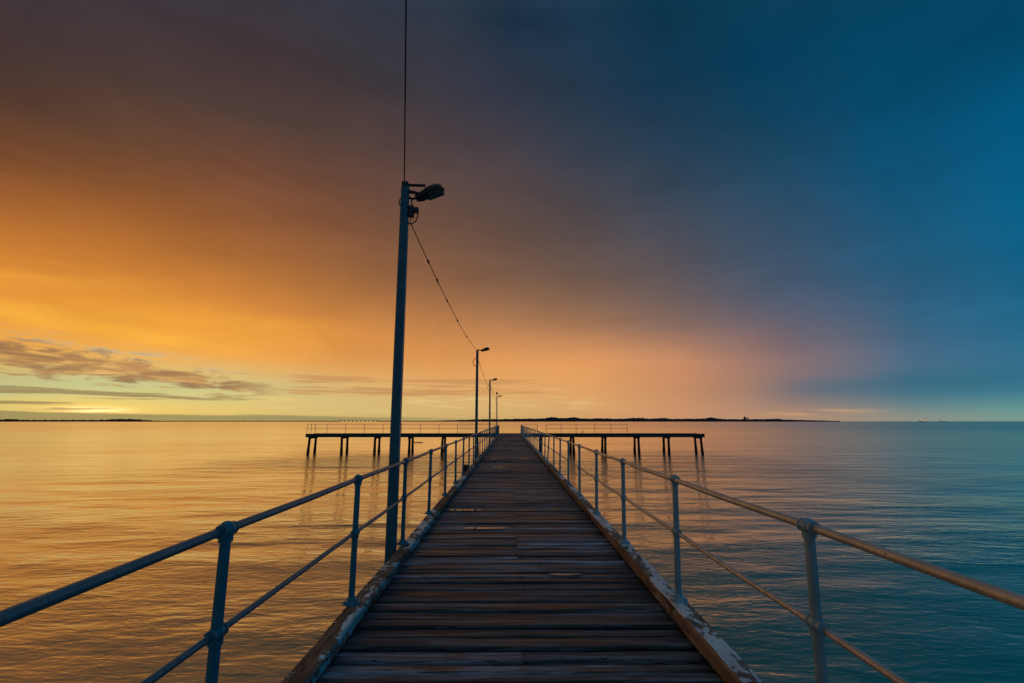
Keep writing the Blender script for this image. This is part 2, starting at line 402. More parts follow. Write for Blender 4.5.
def make_timber(name, dark, lite, paint_top=None, paint_face=None, top_bias=0.0, face_bias=0.0, rough=0.75):
    """weathered beam with remains of paint flaking off it"""
    m, T, out = mat(name)
    oc = T.n('ShaderNodeTexCoord').outputs['Object']
    g = T.n('ShaderNodeNewGeometry')
    grain = T.noise(T.scaled(oc, 26, 1.6, 26), 1.5, 8, 0.66, 0.5)
    blot = T.noise(T.scaled(oc, 3, 0.9, 3), 1.7, 5, 0.6, 0.2)
    c = T.ramp(grain, [(0.30, dark), (0.52, tuple((a + b) / 2 for a, b in zip(dark, lite))), (0.70, lite)])
    c = T.mix(T.ss(blot, 0.48, 0.68, 0.0, 0.6), c, tuple(v * 0.4 for v in dark[:3]) + (1,))
    crack = T.noise(T.scaled(oc, 38, 1.1, 38), 1.0, 3, 0.5, 0.2)
    ck = T.m('MULTIPLY', T.ss(T.m('ABSOLUTE', T.m('SUBTRACT', crack, 0.5)), 0.028, 0.006), T.ss(blot, 0.42, 0.56))
    c = T.mix(T.m('MULTIPLY', ck, 0.9), c, (0.008, 0.006, 0.005, 1))
    h = T.m('SUBTRACT', grain, T.m('MULTIPLY', ck, 0.9))
    rr = rough
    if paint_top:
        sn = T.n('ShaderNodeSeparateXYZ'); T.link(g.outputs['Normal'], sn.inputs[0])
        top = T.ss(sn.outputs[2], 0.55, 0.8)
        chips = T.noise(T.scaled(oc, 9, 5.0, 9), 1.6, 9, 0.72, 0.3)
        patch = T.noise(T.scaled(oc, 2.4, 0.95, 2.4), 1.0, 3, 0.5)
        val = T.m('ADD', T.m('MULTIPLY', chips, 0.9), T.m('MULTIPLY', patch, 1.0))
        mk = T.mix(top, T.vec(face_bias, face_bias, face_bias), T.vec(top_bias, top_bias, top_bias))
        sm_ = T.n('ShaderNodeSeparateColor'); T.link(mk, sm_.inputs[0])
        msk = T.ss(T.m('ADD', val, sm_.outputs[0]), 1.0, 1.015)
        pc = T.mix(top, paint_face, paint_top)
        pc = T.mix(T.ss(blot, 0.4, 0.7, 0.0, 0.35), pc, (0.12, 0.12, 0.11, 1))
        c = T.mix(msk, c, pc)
        h = T.m('ADD', T.m('SUBTRACT', T.m('MULTIPLY', grain, 0.7), T.m('MULTIPLY', ck, 0.9)), T.m('MULTIPLY', msk, 0.7))
        rr = T.ss(msk, 0, 1, rough, 0.5)
    principled(T, out, c, rr, 0.0, bump(T, h, 0.010, 1.0), 0.3)
    return m
def make_metal(name, a, b, rust=0.0, metal=0.35, rough=0.42, rustc=(0.11, 0.05, 0.028, 1)):
    m, T, out = mat(name)
    oc = T.n('ShaderNodeTexCoord').outputs['Object']
    n1 = T.noise(T.scaled(oc, 6, 6, 6), 1.5, 6, 0.62, 0.2)
    n2 = T.noise(T.scaled(oc, 40, 40, 22), 1.5, 5, 0.65)
    c = T.mix(T.ss(n1, 0.35, 0.65), a, b)
    mk = T.ss(T.m('ADD', T.m('MULTIPLY', n1, 0.5), T.m('MULTIPLY', n2, 0.5)), 0.62 - rust, 0.66 - rust)
    c = T.mix(T.m('MULTIPLY', mk, 0.85), c, rustc)
    r = T.ss(n2, 0.3, 0.7, rough - 0.08, rough + 0.14)
    principled(T, out, c, r, T.m('MULTIPLY', T.m('SUBTRACT', 1.0, mk), metal), bump(T, n2, 0.002, 0.5), 0.5)
    return m
def make_plain(name, c, rough=0.6, metal=0.0):
    m, T, out = mat(name)
    oc = T.n('ShaderNodeTexCoord').outputs['Object']
    n1 = T.noise(oc, 9, 5, 0.6)
    cc = T.mix(T.ss(n1, 0.3, 0.7), tuple(v * 0.75 for v in c[:3]) + (1,), tuple(min(1, v * 1.2) for v in c[:3]) + (1,))
    principled(T, out, cc, rough, metal, bump(T, n1, 0.002, 0.3))
    return m

M_DECK = make_deck_wood()
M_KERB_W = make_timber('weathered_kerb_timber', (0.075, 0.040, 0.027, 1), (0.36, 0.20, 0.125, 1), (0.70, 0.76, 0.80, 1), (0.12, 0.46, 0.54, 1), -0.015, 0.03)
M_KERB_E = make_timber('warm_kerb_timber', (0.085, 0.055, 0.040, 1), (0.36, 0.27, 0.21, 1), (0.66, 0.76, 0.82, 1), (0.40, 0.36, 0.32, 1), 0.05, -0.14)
M_PILE = make_timber('wet_pile_timber', (0.012, 0.010, 0.009, 1), (0.05, 0.04, 0.035, 1))
M_FASCIA = make_timber('dark_green_fascia_timber', (0.012, 0.028, 0.032, 1), (0.045, 0.085, 0.095, 1))
M_RAIL_W = make_metal('slate_painted_pipe', (0.07, 0.17, 0.22, 1), (0.12, 0.21, 0.25, 1), 0.05, 0.45, 0.42)
M_POST_W = make_metal('teal_painted_post', (0.010, 0.16, 0.23, 1), (0.022, 0.20, 0.27, 1), -0.03, 0.15, 0.45)
M_RAIL_E = make_metal('worn_galvanised_pipe', (0.42, 0.38, 0.34, 1), (0.56, 0.51, 0.46, 1), 0.03, 0.3, 0.45, (0.16, 0.08, 0.045, 1))
M_POST_E = make_metal('blue_grey_galvanised_post', (0.18, 0.32, 0.40, 1), (0.28, 0.42, 0.50, 1), -0.01, 0.2, 0.48)
M_POLE = make_metal('blue_painted_pole', (0.009, 0.11, 0.165, 1), (0.018, 0.14, 0.20, 1), -0.06, 0.1, 0.45)
M_DARK = make_plain('dark_fitting', (0.012, 0.014, 0.017, 1), 0.4)
M_HOUSING = make_plain('dark_lamp_housing', (0.006, 0.012, 0.016, 1), 0.42)
M_LENS = make_plain('dull_lamp_glass', (0.13, 0.12, 0.11, 1), 0.3)
M_CABLE = make_plain('black_cable', (0.010, 0.009, 0.009, 1), 0.6)
M_NAIL = make_plain('nail_head', (0.30, 0.28, 0.26, 1), 0.35, 0.8)
M_WHITE = make_plain('white_feather', (0.55, 0.53, 0.50, 1), 0.8)
M_GREYF = make_plain('grey_feather', (0.22, 0.22, 0.23, 1), 0.8)
M_BEAK = make_plain('red_beak', (0.25, 0.05, 0.02, 1), 0.5)

def make_water():
    m, T, out = mat('rippled_sea_water')
    oc = T.n('ShaderNodeTexCoord').outputs['Object']
    ln = T.n('ShaderNodeVectorMath', operation='LENGTH'); T.link(oc, ln.inputs[0])
    d = ln.outputs['Value']
    patch = T.noise(T.scaled(oc, 0.010, 0.035, 1, R(6)), 1.0, 4, 0.55, 0.6)
    patch2 = T.noise(T.scaled(oc, 0.05, 0.13, 1, R(-8)), 1.0, 3, 0.5, 0.4)
    amp = T.m('MULTIPLY', T.ss(patch, 0.32, 0.68, 0.45, 1.45), T.ss(patch2, 0.3, 0.7, 0.6, 1.35))
    amp = T.m('MULTIPLY', amp, T.ss(d, 8.0, 70.0, 1.35, 0.75))
    # water broken up by the piles of the platform
    sw = T.n('ShaderNodeSeparateXYZ'); T.link(oc, sw.inputs[0])
    chop = T.m('MULTIPLY', T.ss(T.m('ABSOLUTE', T.m('SUBTRACT', sw.outputs[1], 57.0)), 22.0, 9.0), T.ss(T.m('ABSOLUTE', sw.outputs[0]), 36.0, 26.0))
    amp = T.m('MULTIPLY', amp, T.m('ADD', 1.0, T.m('MULTIPLY', chop, 1.6)))
    # calm under the lee, wind-roughened open water far out
    far = T.ss(d, 200.0, 420.0)
    w1 = T.noise(T.scaled(oc, 0.16, 0.42, 1, R(9)), 1.0, 2, 0.45, 0.3)
    w2 = T.noise(T.scaled(oc, 0.62, 1.55, 1, R(-7)), 1.0, 3, 0.5, 0.5)
    w3 = T.noise(T.scaled(oc, 2.4, 6.4, 1, R(14)), 1.0, 3, 0.5, 0.4)
    n = bump(T, T.m('MULTIPLY', w1, amp), 0.16)
    n = bump(T, T.m('MULTIPLY', w2, amp), 0.040, 1.0, n)
    n = bump(T, T.m('MULTIPLY', w3, amp), 0.017, 1.0, n)
    fr = T.n('ShaderNodeFresnel'); fr.inputs['IOR'].default_value = 1.33
    T.link(n, fr.inputs['Normal'])
    fac = T.m('ADD', T.m('MULTIPLY', fr.outputs[0], 1.15), 0.20, clamp=True)
    gl = T.n('ShaderNodeBsdfGlossy')
    gl.inputs['Color'].default_value = (0.96, 0.89, 0.77, 1)
    T.link(T.m('ADD', T.ss(d, 10.0, 70.0, 0.06, 0.13), T.m('ADD', T.m('MULTIPLY', far, 0.05), T.m('MULTIPLY', chop, 0.06))), gl.inputs['Roughness'])
    T.link(n, gl.inputs['Normal'])
    df = T.n('ShaderNodeBsdfDiffuse')
    df.inputs['Color'].default_value = (0.006, 0.175, 0.120, 1)
    mx = T.n('ShaderNodeMixShader')
    T.link(fac, mx.inputs[0]); T.link(df.outputs[0], mx.inputs[1]); T.link(gl.outputs[0], mx.inputs[2])
    T.link(mx.outputs[0], out.inputs['Surface'])
    return m
M_WATER = make_water()

# ------------------------------------------------------------------ water, far shore
SEA = -2.70
wm = MB()
ringr = [0, 40, 120, 400, 1500, 6000, 24000, 60000]
nseg = 96
wv = [(0, 0, 0)]
for r_ in ringr[1:]:
    wv += [(r_ * math.sin(2 * math.pi * k_ / nseg), r_ * math.cos(2 * math.pi * k_ / nseg), 0) for k_ in range(nseg)]
wf = [(0, 1 + (k_ + 1) % nseg, 1 + k_) for k_ in range(nseg)]
for i in range(len(ringr) - 2):
    for k_ in range(nseg):
        a, b = 1 + i * nseg + k_, 1 + i * nseg + (k_ + 1) % nseg
        wf.append((a, b, b + nseg, a + nseg))
wm.add(wv, wf)
tag(wm.build('water', M_WATER, loc=(0, 0, SEA)), kind='structure')
bm_ = MB(); bm_.box(-60000, 60000, -60000, 60000, -8.2, -8.0)

def make_land(name, c1, c2):
    m, T, out = mat(name)
    oc = T.n('ShaderNodeTexCoord').outputs['Object']
    n1 = T.noise(T.scaled(oc, 0.012, 0.012, 0.05), 1.0, 6, 0.6)
    principled(T, out, T.mix(T.ss(n1, 0.35, 0.65), c1, c2), 0.9)
    return m
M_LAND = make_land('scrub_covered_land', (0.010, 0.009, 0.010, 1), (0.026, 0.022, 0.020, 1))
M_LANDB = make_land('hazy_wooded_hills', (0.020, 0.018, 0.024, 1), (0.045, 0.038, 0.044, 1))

def azdir(px):                      # bearing of a column of the picture at the horizon
    return math.atan2((px - 509.5) / 470.0, 1 / math.cos(R(9.64)))
def shore(name, px0, px1, dist, prof, m, step=1.5, depth=500.0, seed=1):
    """a strip of land dist metres out; prof(px) gives its height in metres"""
    rr = random.Random(seed)
    mb = MB()
    n = int((px1 - px0) / step)
    rows = []
    for i in range(n + 1):
        px = px0 + (px1 - px0) * i / n
        a = azdir(px)
        h = max(0.6, prof(px) * (0.96 + 0.08 * rr.random()))
        s_ = math.sin(a); c_ = math.cos(a)
        wob = (rr.random() - 0.5) * 60
        p = lambda rad, z: (s_ * rad / c_, rad, z)
        rows.append([p(dist + wob, -4), p(dist + wob + 6, h * 0.45), p(dist + 60, h * 0.85), p(dist + 130 + wob, h), p(dist + depth * 0.6, h * 0.9), p(dist + depth, -4)])
    vs_ = [q for r_ in rows for q in r_]
    fs = []
    for i in range(n):
        for j in range(5):
            a = i * 6 + j
            fs.append((a, a + 1, a + 7, a + 6))
    mb.add(vs_, fs, 0, False)
    return tag(mb.build(name, m, loc=(0, 0, SEA)), kind='structure')
def hat(px, c, w, h):
    return h * math.exp(-((px - c) / w) ** 2)
def prof_w(px):
    e = min(1, max(0, (172 - px) / 30))
    return e * (14 + 3 * math.sin(px * 0.9) * math.sin(px * 0.23) + hat(px, 118, 9, 8) + hat(px, 133, 10, 7) + hat(px, 12, 10, 8)) * 1.25 + 4
def prof_mid(px):
    return 12 + 1.5 * math.sin(px * 0.7)
def prof_hill(px):
    e = min(1, max(0, (px - 425) / 60)) * min(1, max(0, (842 - px) / 70))
    h = 20 + hat(px, 553, 9, 20) + hat(px, 573, 8, 20) + hat(px, 600, 18, 9) + hat(px, 637, 11, 15) + hat(px, 662, 8, 13) + hat(px, 712, 8, 17) + hat(px, 690, 16, 5) + hat(px, 778, 6, 7) + hat(px, 530, 20, 6)
    return 9 + e * (h * 1.15 + 1.5 * math.sin(px * 0.55) + 1.5 * math.sin(px * 1.37))
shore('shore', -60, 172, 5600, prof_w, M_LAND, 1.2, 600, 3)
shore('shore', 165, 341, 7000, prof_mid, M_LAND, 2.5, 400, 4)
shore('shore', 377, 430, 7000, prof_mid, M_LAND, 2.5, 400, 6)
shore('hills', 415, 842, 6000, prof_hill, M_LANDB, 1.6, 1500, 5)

# ------------------------------------------------------------------ jetty walkway
XW, XE = -1.26, 1.406               # inner faces of the kerbs
KW, KH0, KH1 = 0.15, 0.022, 0.125   # kerb width, underside, top
KE = 0.025                          # the seaward kerb is a little taller
HEAD_Y0, HEAD_Y1 = 64.5, 67.4
Y_START, Y_END = -7.0, HEAD_Y0 - 0.02
jetty = thing('jetty', 'long straight timber jetty of dark weathered planks running out over the water', 'jetty')
plank_top = []
def one_plank(mb, xa, xb, f0, f1, nx, rr):
    dz = rr.gauss(0, 0.006)
    tilt = rr.gauss(0, 0.022)
    cup = rr.uniform(-0.002, 0.004)
    ph = [rr.uniform(0, 6.28) for _ in range(6)]
    worn = rr.random() < 0.25
    wx, wl, wd = rr.uniform(xa, xb), rr.uniform(0.15, 0.5), rr.uniform(0.008, 0.022)
    rings = []
    yc, hw = (f0 + f1) / 2, (f1 - f0) / 2
    for i in range(nx + 1):
        u = i / nx
        x = xa + (xb - xa) * u
        e0 = 0.0035 * math.sin(x * 3.3 + ph[0]) + 0.002 * math.sin(x * 11 + ph[1])
        e1 = 0.0035 * math.sin(x * 2.9 + ph[2]) + 0.002 * math.sin(x * 10 + ph[3])
        zz = dz + 0.0025 * math.sin(x * 2.2 + ph[4])
        wr = wd * math.exp(-((x - wx) / wl) ** 2) if worn else 0.0
        a, b = yc - hw + e0, yc + hw + e1
        t0, t1 = -tilt * hw, tilt * hw
        rings.append([(x, a, -0.06), (x, a + wr * .5, zz + t0 - 0.022 - wr), (x, a + 0.006 + wr, zz + t0 - 0.009 - wr * .7), (x, a + 0.020 + wr * 1.6, zz + t0),
                      (x, yc, zz - cup), (x, b - 0.014, zz + t1), (x, b - 0.004, zz + t1 - 0.004), (x, b, zz + t1 - 0.013), (x, b, -0.06)])
    mb.rings(rings, 0, True, False)
    plank_top.append((f0, f1, dz, tilt, xa, xb))
def plank_run(mb, x0, x1, ya, yb, pitch_lo, pitch_hi, nx, rr=rnd):
    y = ya
    while y < yb:
        w = rr.uniform(pitch_lo, pitch_hi)
        gap = rr.choice((0.018, 0.024, 0.030, 0.046, 0.024, 0.034))
        f0, f1 = y + gap / 2, min(y + w, yb) - gap / 2
        if f1 - f0 > 0.04:
            xa, xb = x0 - rr.uniform(0, 0.05), x1 + rr.uniform(0, 0.05)
            if rr.random() < 0.2:                   # two boards butted over the middle bearer
                xm = 0.10 + rr.gauss(0, 0.003)
                one_plank(mb, xa, xm - 0.002, f0 + rr.uniform(0, .006), f1 - rr.uniform(0, .006), nx // 2, rr)
                one_plank(mb, xm + 0.002, xb, f0 + rr.uniform(0, .006), f1 - rr.uniform(0, .006), nx // 2, rr)
            else:
                one_plank(mb, xa, xb, f0, f1, nx, rr)
        y += w
deck = MB()
plank_run(deck, XW - 0.19, XE + 0.19, Y_START, Y_END, 0.150, 0.200, 26)
for (f0, f1, dz, tilt, pa, pb) in plank_top:
    if f0 < 0.5 or f0 > 26: continue
    for sx_, pr in ((0.12, 0.75), (XW + 0.16, 0.35), (XE - 0.16, 0.35)):
        for fy in (0.3, 0.7):
            if rnd.random() < pr:
                x_ = sx_ + rnd.gauss(0, 0.018)
                if not pa + .01 < x_ < pb - .01: continue
                y_ = f0 + (f1 - f0) * fy
                z_ = dz + tilt * (fy - 0.5) * (f1 - f0)
                deck.lathe([(0.0062, z_ - 0.006), (0.0062, z_ + 0.0016), (0.004, z_ + 0.0028)], x_, y_, 8, 1)
deck.build('deck', [M_DECK, M_NAIL], jetty)

def beam(x0, x1, ya, yb, z0, z1, rr, n=18, wav=0.011):
    """rough-sawn beam along Y with uneven, rounded edges"""
    rings = []
    ph = [rr.uniform(0, 6.28) for _ in range(8)]
    ch = 0.012
    for i in range(n + 1):
        u = i / n
        y = ya + (yb - ya) * u
        w = [wav * (math.sin(u * 7 + p_) * .5 + math.sin(u * 23 + p_ * 2) * .3 + rr.uniform(-.3, .3)) for p_ in ph]
        rings.append([(x0 + w[0], y, z0 + ch), (x0 + ch, y, z0), (x1 - ch, y, z0), (x1 + w[1], y, z0 + ch),
                      (x1 + w[2], y, z1 - ch * 1.2 + w[3] * .5), (x1 - ch + w[2], y, z1 + w[4] * .5), ((x0 + x1) / 2, y, z1 + w[5] * .6), (x0 + ch + w[6], y, z1 + w[4] * .5), (x0 + w[6], y, z1 - ch * 1.2 + w[7] * .5)])
    mb = MB()
    mb.rings(rings, 0, True, False)
    return mb
kr = random.Random(21)
for (x0, x1, m, kh) in ((XW - KW, XW, M_KERB_W, KH1), (XE, XE + KW, M_KERB_E, KH1 + KE)):
    y = -6.6
    while y < Y_END - 0.5:
        L_ = min(6.1, Y_END - 0.05 - y)
        dx = kr.uniform(-0.006, 0.006)
        beam(x0 + dx, x1 + dx, y, y + L_ - 0.012, KH0, kh + kr.uniform(-.005, .005), kr, 90).build('kerb_beam', m, jetty)
        y += L_
# bearers under the planks, crossheads and piles
for x_ in (XW - 0.05, -0.45, 0.60, XE + 0.05):
    mb = MB(); mb.box(x_ - 0.09, x_ + 0.09, Y_START, Y_END, -0.32, -0.062, 0, 0.01)
    mb.build('stringer', M_PILE, jetty)
def pile_mb(x, y, top, r=0.16, lean=(0, 0), seed=0):
    rr = random.Random(seed)
    mb = MB()
    pts, rs = [], []
    for i in range(9):
        u = i / 8
        z = top + (SEA - 2.2 - top) * u
        pts.append((x + lean[0] * u + rr.uniform(-.008, .008), y + lean[1] * u + rr.uniform(-.008, .008), z))
        wl = 0.035 * math.exp(-((z - SEA - 0.25) / 0.45) ** 2)     # weed and shell at the waterline
        rs.append(r * (0.93 + 0.14 * u) + wl + rr.uniform(-.006, .006))
    mb.tube(pts, rs, 12)
    return mb
y = -4.2
while y < Y_END - 1:
    mb = MB(); mb.box(XW - 0.12, XE + 0.12, y - 0.14, y + 0.14, -0.60, -0.322, 0, 0.015)
    mb.build('crosshead', M_PILE, jetty)
    for x_ in (XW + 0.25, XE - 0.25):
        pile_mb(x_, y, -0.602, 0.16, (0.22 * (1 if x_ > 0 else -1), 0), int(y * 10)).build('pile', M_PILE, jetty)
    y += 5.7
# one pile head left standing outside the kerb
pile_mb(-1.62, 17.75, 0.12, 0.13, (0, 0), 77).build('pile', M_PILE, jetty)

# ------------------------------------------------------------------ jetty head (cross arm of the T)
HX0, HX1 = -27.4, 26.35
head = thing('pier_platform', 'low dark timber platform on paired piles crossing the far end of the jetty', 'platform', (0, HEAD_Y0, 0))
hr = random.Random(5)
hm = MB()
x_ = HX0
while x_ < HX1:
    w = hr.uniform(0.19, 0.23)
    z_ = hr.gauss(0, 0.004)
    hm.box(x_ + 0.006, min(x_ + w, HX1) - 0.006, 0.15, HEAD_Y1 - HEAD_Y0 - 0.15, -0.06, z_)
    x_ += w
hm.build('deck', M_DECK, head)
for (a, b) in ((0.0, 0.148), (HEAD_Y1 - HEAD_Y0 - 0.148, HEAD_Y1 - HEAD_Y0)):
    for (p0, p1) in (((HX0, XW - KW - .02), (XE + KW + .02, HX1)) if a == 0 else ((HX0, HX1),)):
        mb = MB(); mb.box(p0, p1, a, b, -0.42, 0.05, 0, 0.012)
        mb.build('fascia_beam', M_FASCIA, head)
mb = MB(); mb.box(XW - KW - .018, XE + KW + .018, 0.0, 0.148, -0.42, -0.004, 0, 0.008); mb.build('threshold_beam', M_DECK, head)
bents = [-26.95, -22.6, -18.1, -13.55, -9.0, -4.5, 0.0, 4.3, 8.6, 13.0, 17.5, 21.6, 25.95]
for i, bx in enumerate(bents):
    mb = MB(); mb.box(bx - 0.15, bx + 0.15, 0.20, HEAD_Y1 - HEAD_Y0 - 0.2, -0.62, -0.30, 0, 0.015)
    mb.build('crosshead', M_PILE, head)
    for (py, ln) in ((0.40, -0.1), (HEAD_Y1 - HEAD_Y0 - 0.35, 0.15)):
        lx = hr.uniform(-0.12, 0.12)
        if i == 0: lx = -0.2
        if i == len(bents) - 1: lx = 0.2
        pile_mb(bx + hr.uniform(-.06, .06), py, -0.622, 0.17, (lx, ln), 200 + i * 2 + int(py > 1)).build('pile', M_PILE, head)

# ------------------------------------------------------------------ handrails of pipe and ball posts
def post_parts(m_post):
    """post with ball fittings and a bolted base, its foot at the origin"""
    p = MB()
    p.tube([(0, 0, 0.006), (0, 0, 0.5), (0, 0, 1.05)], [0.0275, 0.026, 0.0245], 16)
    fit = []
    for z_, r_ in ((1.05, 0.040), (0.585, 0.037)):
        f = MB()
        f.ball((0, 0, z_), r_, 0, 18, 1.08)
        f.tube([(0, -0.047, z_), (0, 0.047, z_)], r_ * 0.74, 14)
        for sy in (-1, 1):
            f.tube([(0, sy * 0.040, z_), (0, sy * 0.052, z_)], r_ * 0.82, 16)
        f.tube([(-r_ * 0.9, 0.012, z_), (-r_ * 1.22, 0.012, z_)], 0.006, 6)
        f.tube([(0, 0, z_ - r_ * 1.35), (0, 0, z_ - r_ * 0.6)], 0.033, 16)
        fit.append(f.mesh('ball_fitting', m_post))
    b = MB()
    b.lathe([(0.078, 0.0), (0.078, 0.010), (0.045, 0.014), (0.038, 0.045), (0.028, 0.055)], 0, 0, 20)
    for k_ in range(4):
        a = math.pi / 4 + k_ * math.pi / 2
        b.lathe([(0.011, 0.009), (0.011, 0.021), (0.007, 0.025)], 0.06 * math.cos(a), 0.06 * math.sin(a), 6)
    return p.mesh('post', m_post), fit, b.mesh('base_flange', m_post)
def handrail(label, x, m_post, m_rail, tilts=(), foot=0.0, lean=0.0, first=2.48, pitch=1.97):
    root = thing('handrail', label, 'railing', (x, 0, 0), 'pipe handrails along the jetty')
    pm, fit, bmesh_ = post_parts(m_post)
    rr = random.Random(int(x * 100))
    ys = [first + pitch * i for i in range(-4, 32)]
    zt = []
    for i, y in enumerate(ys):
        if y > Y_END - 0.2: break
        o = link('post', pm, root, (rr.uniform(-.004, .004) - 1.02 * math.sin(lean), y, KH1 + foot + 0.002))
        o.scale = (1, 1, (1.05 - foot) / 1.05)
        o.rotation_euler = (rr.gauss(0, 0.006), lean + rr.gauss(0, 0.005), 0)
        for (k_, t_) in tilts:
            if k_ == i: o.rotation_euler, o.location.x = (0, t_, 0), -1.02 * math.sin(t_)
        for fm in fit:
            link('ball_fitting', fm, o)
        link('base_flange', bmesh_, o)
    for (z_, r_, nm) in ((1.05, 0.0215, 'top_rail'), (0.585, 0.0175, 'mid_rail')):
        mb = MB()
        pts = []
        for i, y in enumerate(ys):
            pts.append((rr.uniform(-.003, .003), y, KH1 + z_ + rr.uniform(-.003, .003)))
            pts.append((rr.uniform(-.004, .004), y + 0.98, KH1 + z_ - rr.uniform(0, .008)))
        pts = [q for q in pts if q[1] < Y_END]
        mb.tube(pts, r_, 12)
        mb.build(nm, m_rail, root)
    return root
handrail('dark slate blue pipe handrail on the kerb beside the lamp posts', XW - 0.132, M_POST_W, M_RAIL_W, (), 0.0, 0.0, 2.43, 2.03)
handrail('pale worn pipe handrail on the kerb across the walkway from the lamp posts', XE + 0.105, M_POST_E, M_RAIL_E, ((12, 0.075),), KE, 0.022, 2.48)

def thin_rail(label, pts_posts, segs):
    root = thing('platform_railing', label, 'railing', (pts_posts[0][0], pts_posts[0][1], 0), 'thin railings on the jetty head')
    ox, oy = pts_posts[0]
    for (x, y) in pts_posts:
        mb = MB(); mb.tube([(x - ox, y - oy, 0.0), (x - ox, y - oy, 1.3)], 0.03, 8)
        mb.build('post', M_POST_W, root)
    for z_, nm in ((1.3, 'top_rail'), (0.68, 'mid_rail')):
        mb = MB(); mb.tube([(x - ox, y - oy, z_) for (x, y) in segs], 0.024, 8)
        mb.build(nm, M_RAIL_W, root)
YR = HEAD_Y1 - 0.08
wl = [(HX0 + 0.1, HEAD_Y0 + 0.1), (HX0 + 0.1, HEAD_Y0 + 1.45), (HX0 + 0.1, YR)]
x_ = HX0 + 1.75
while x_ < XW - 0.5:
    wl.append((x_, YR)); x_ += 2.62
thin_rail('thin dark railing on the platform end behind the lamp posts, turning the corner', wl, [wl[0], wl[1], wl[2], (XW - 0.3, YR)])
er = [(XE + 3.75 + 2.12 * k_ * (1.08 if k_ > 2 else 1.0), YR) for k_ in range(6)]
thin_rail('thin dark railing along part of the platform where the gull stands', er, [er[0], er[-1]])
sr = [(XE + 0.3, YR), (XE + 2.5, YR)]
thin_rail('short two-post railing straight across the end of the walkway', sr, sr)

# ------------------------------------------------------------------ lamp posts
def lamp_head(parent, loc, tilt=R(20), scale=1.0):
    """street floodlight: ribbed housing over a flat glass, axis along local X"""
    mb = MB()
    secs = [(-0.205, .045, .030, .035), (-0.19, .062, .052, .052), (-0.12, .080, .062, .062), (-0.06, .088, .070, .062), (-0.03, .100, .088, .045),
            (0.05, .112, .098, .044), (0.13, .112, .094, .044), (0.18, .098, .078, .044), (0.205, .070, .050, .040)]
    rings = []
    for (x, w, zt, zb) in secs:
        ring = []
        for k_ in range(20):
            a = 2 * math.pi * k_ / 20
            c_, s_ = math.cos(a), math.sin(a)
            yy = w * math.copysign(abs(c_) ** 0.6, c_)
            zz = (zt if s_ > 0 else zb) * math.copysign(abs(s_) ** (0.75 if s_ > 0 else 0.35), s_)
            ring.append((x, yy, zz))
        rings.append(ring)
    mb.rings(rings, 0, True, True)
    mb.box(-0.035, 0.205, -0.116, 0.116, -0.052, -0.036, 0, 0.006)      # glass frame
    mb.box(0.198, 0.225, -0.03, 0.03, -0.04, 0.005, 0, 0.004)            # latch
    h = mb.build('lamp_head', M_HOUSING, parent, loc)
    h.rotation_euler = (R(-12), -tilt, 0)
    h.scale = (scale, scale * 0.86, scale * 0.86)
    gm = MB(); gm.box(-0.015, 0.190, -0.098, 0.098, -0.062, -0.0525, 0, 0.003)
    gm.build('lens', M_LENS, h)
    return h
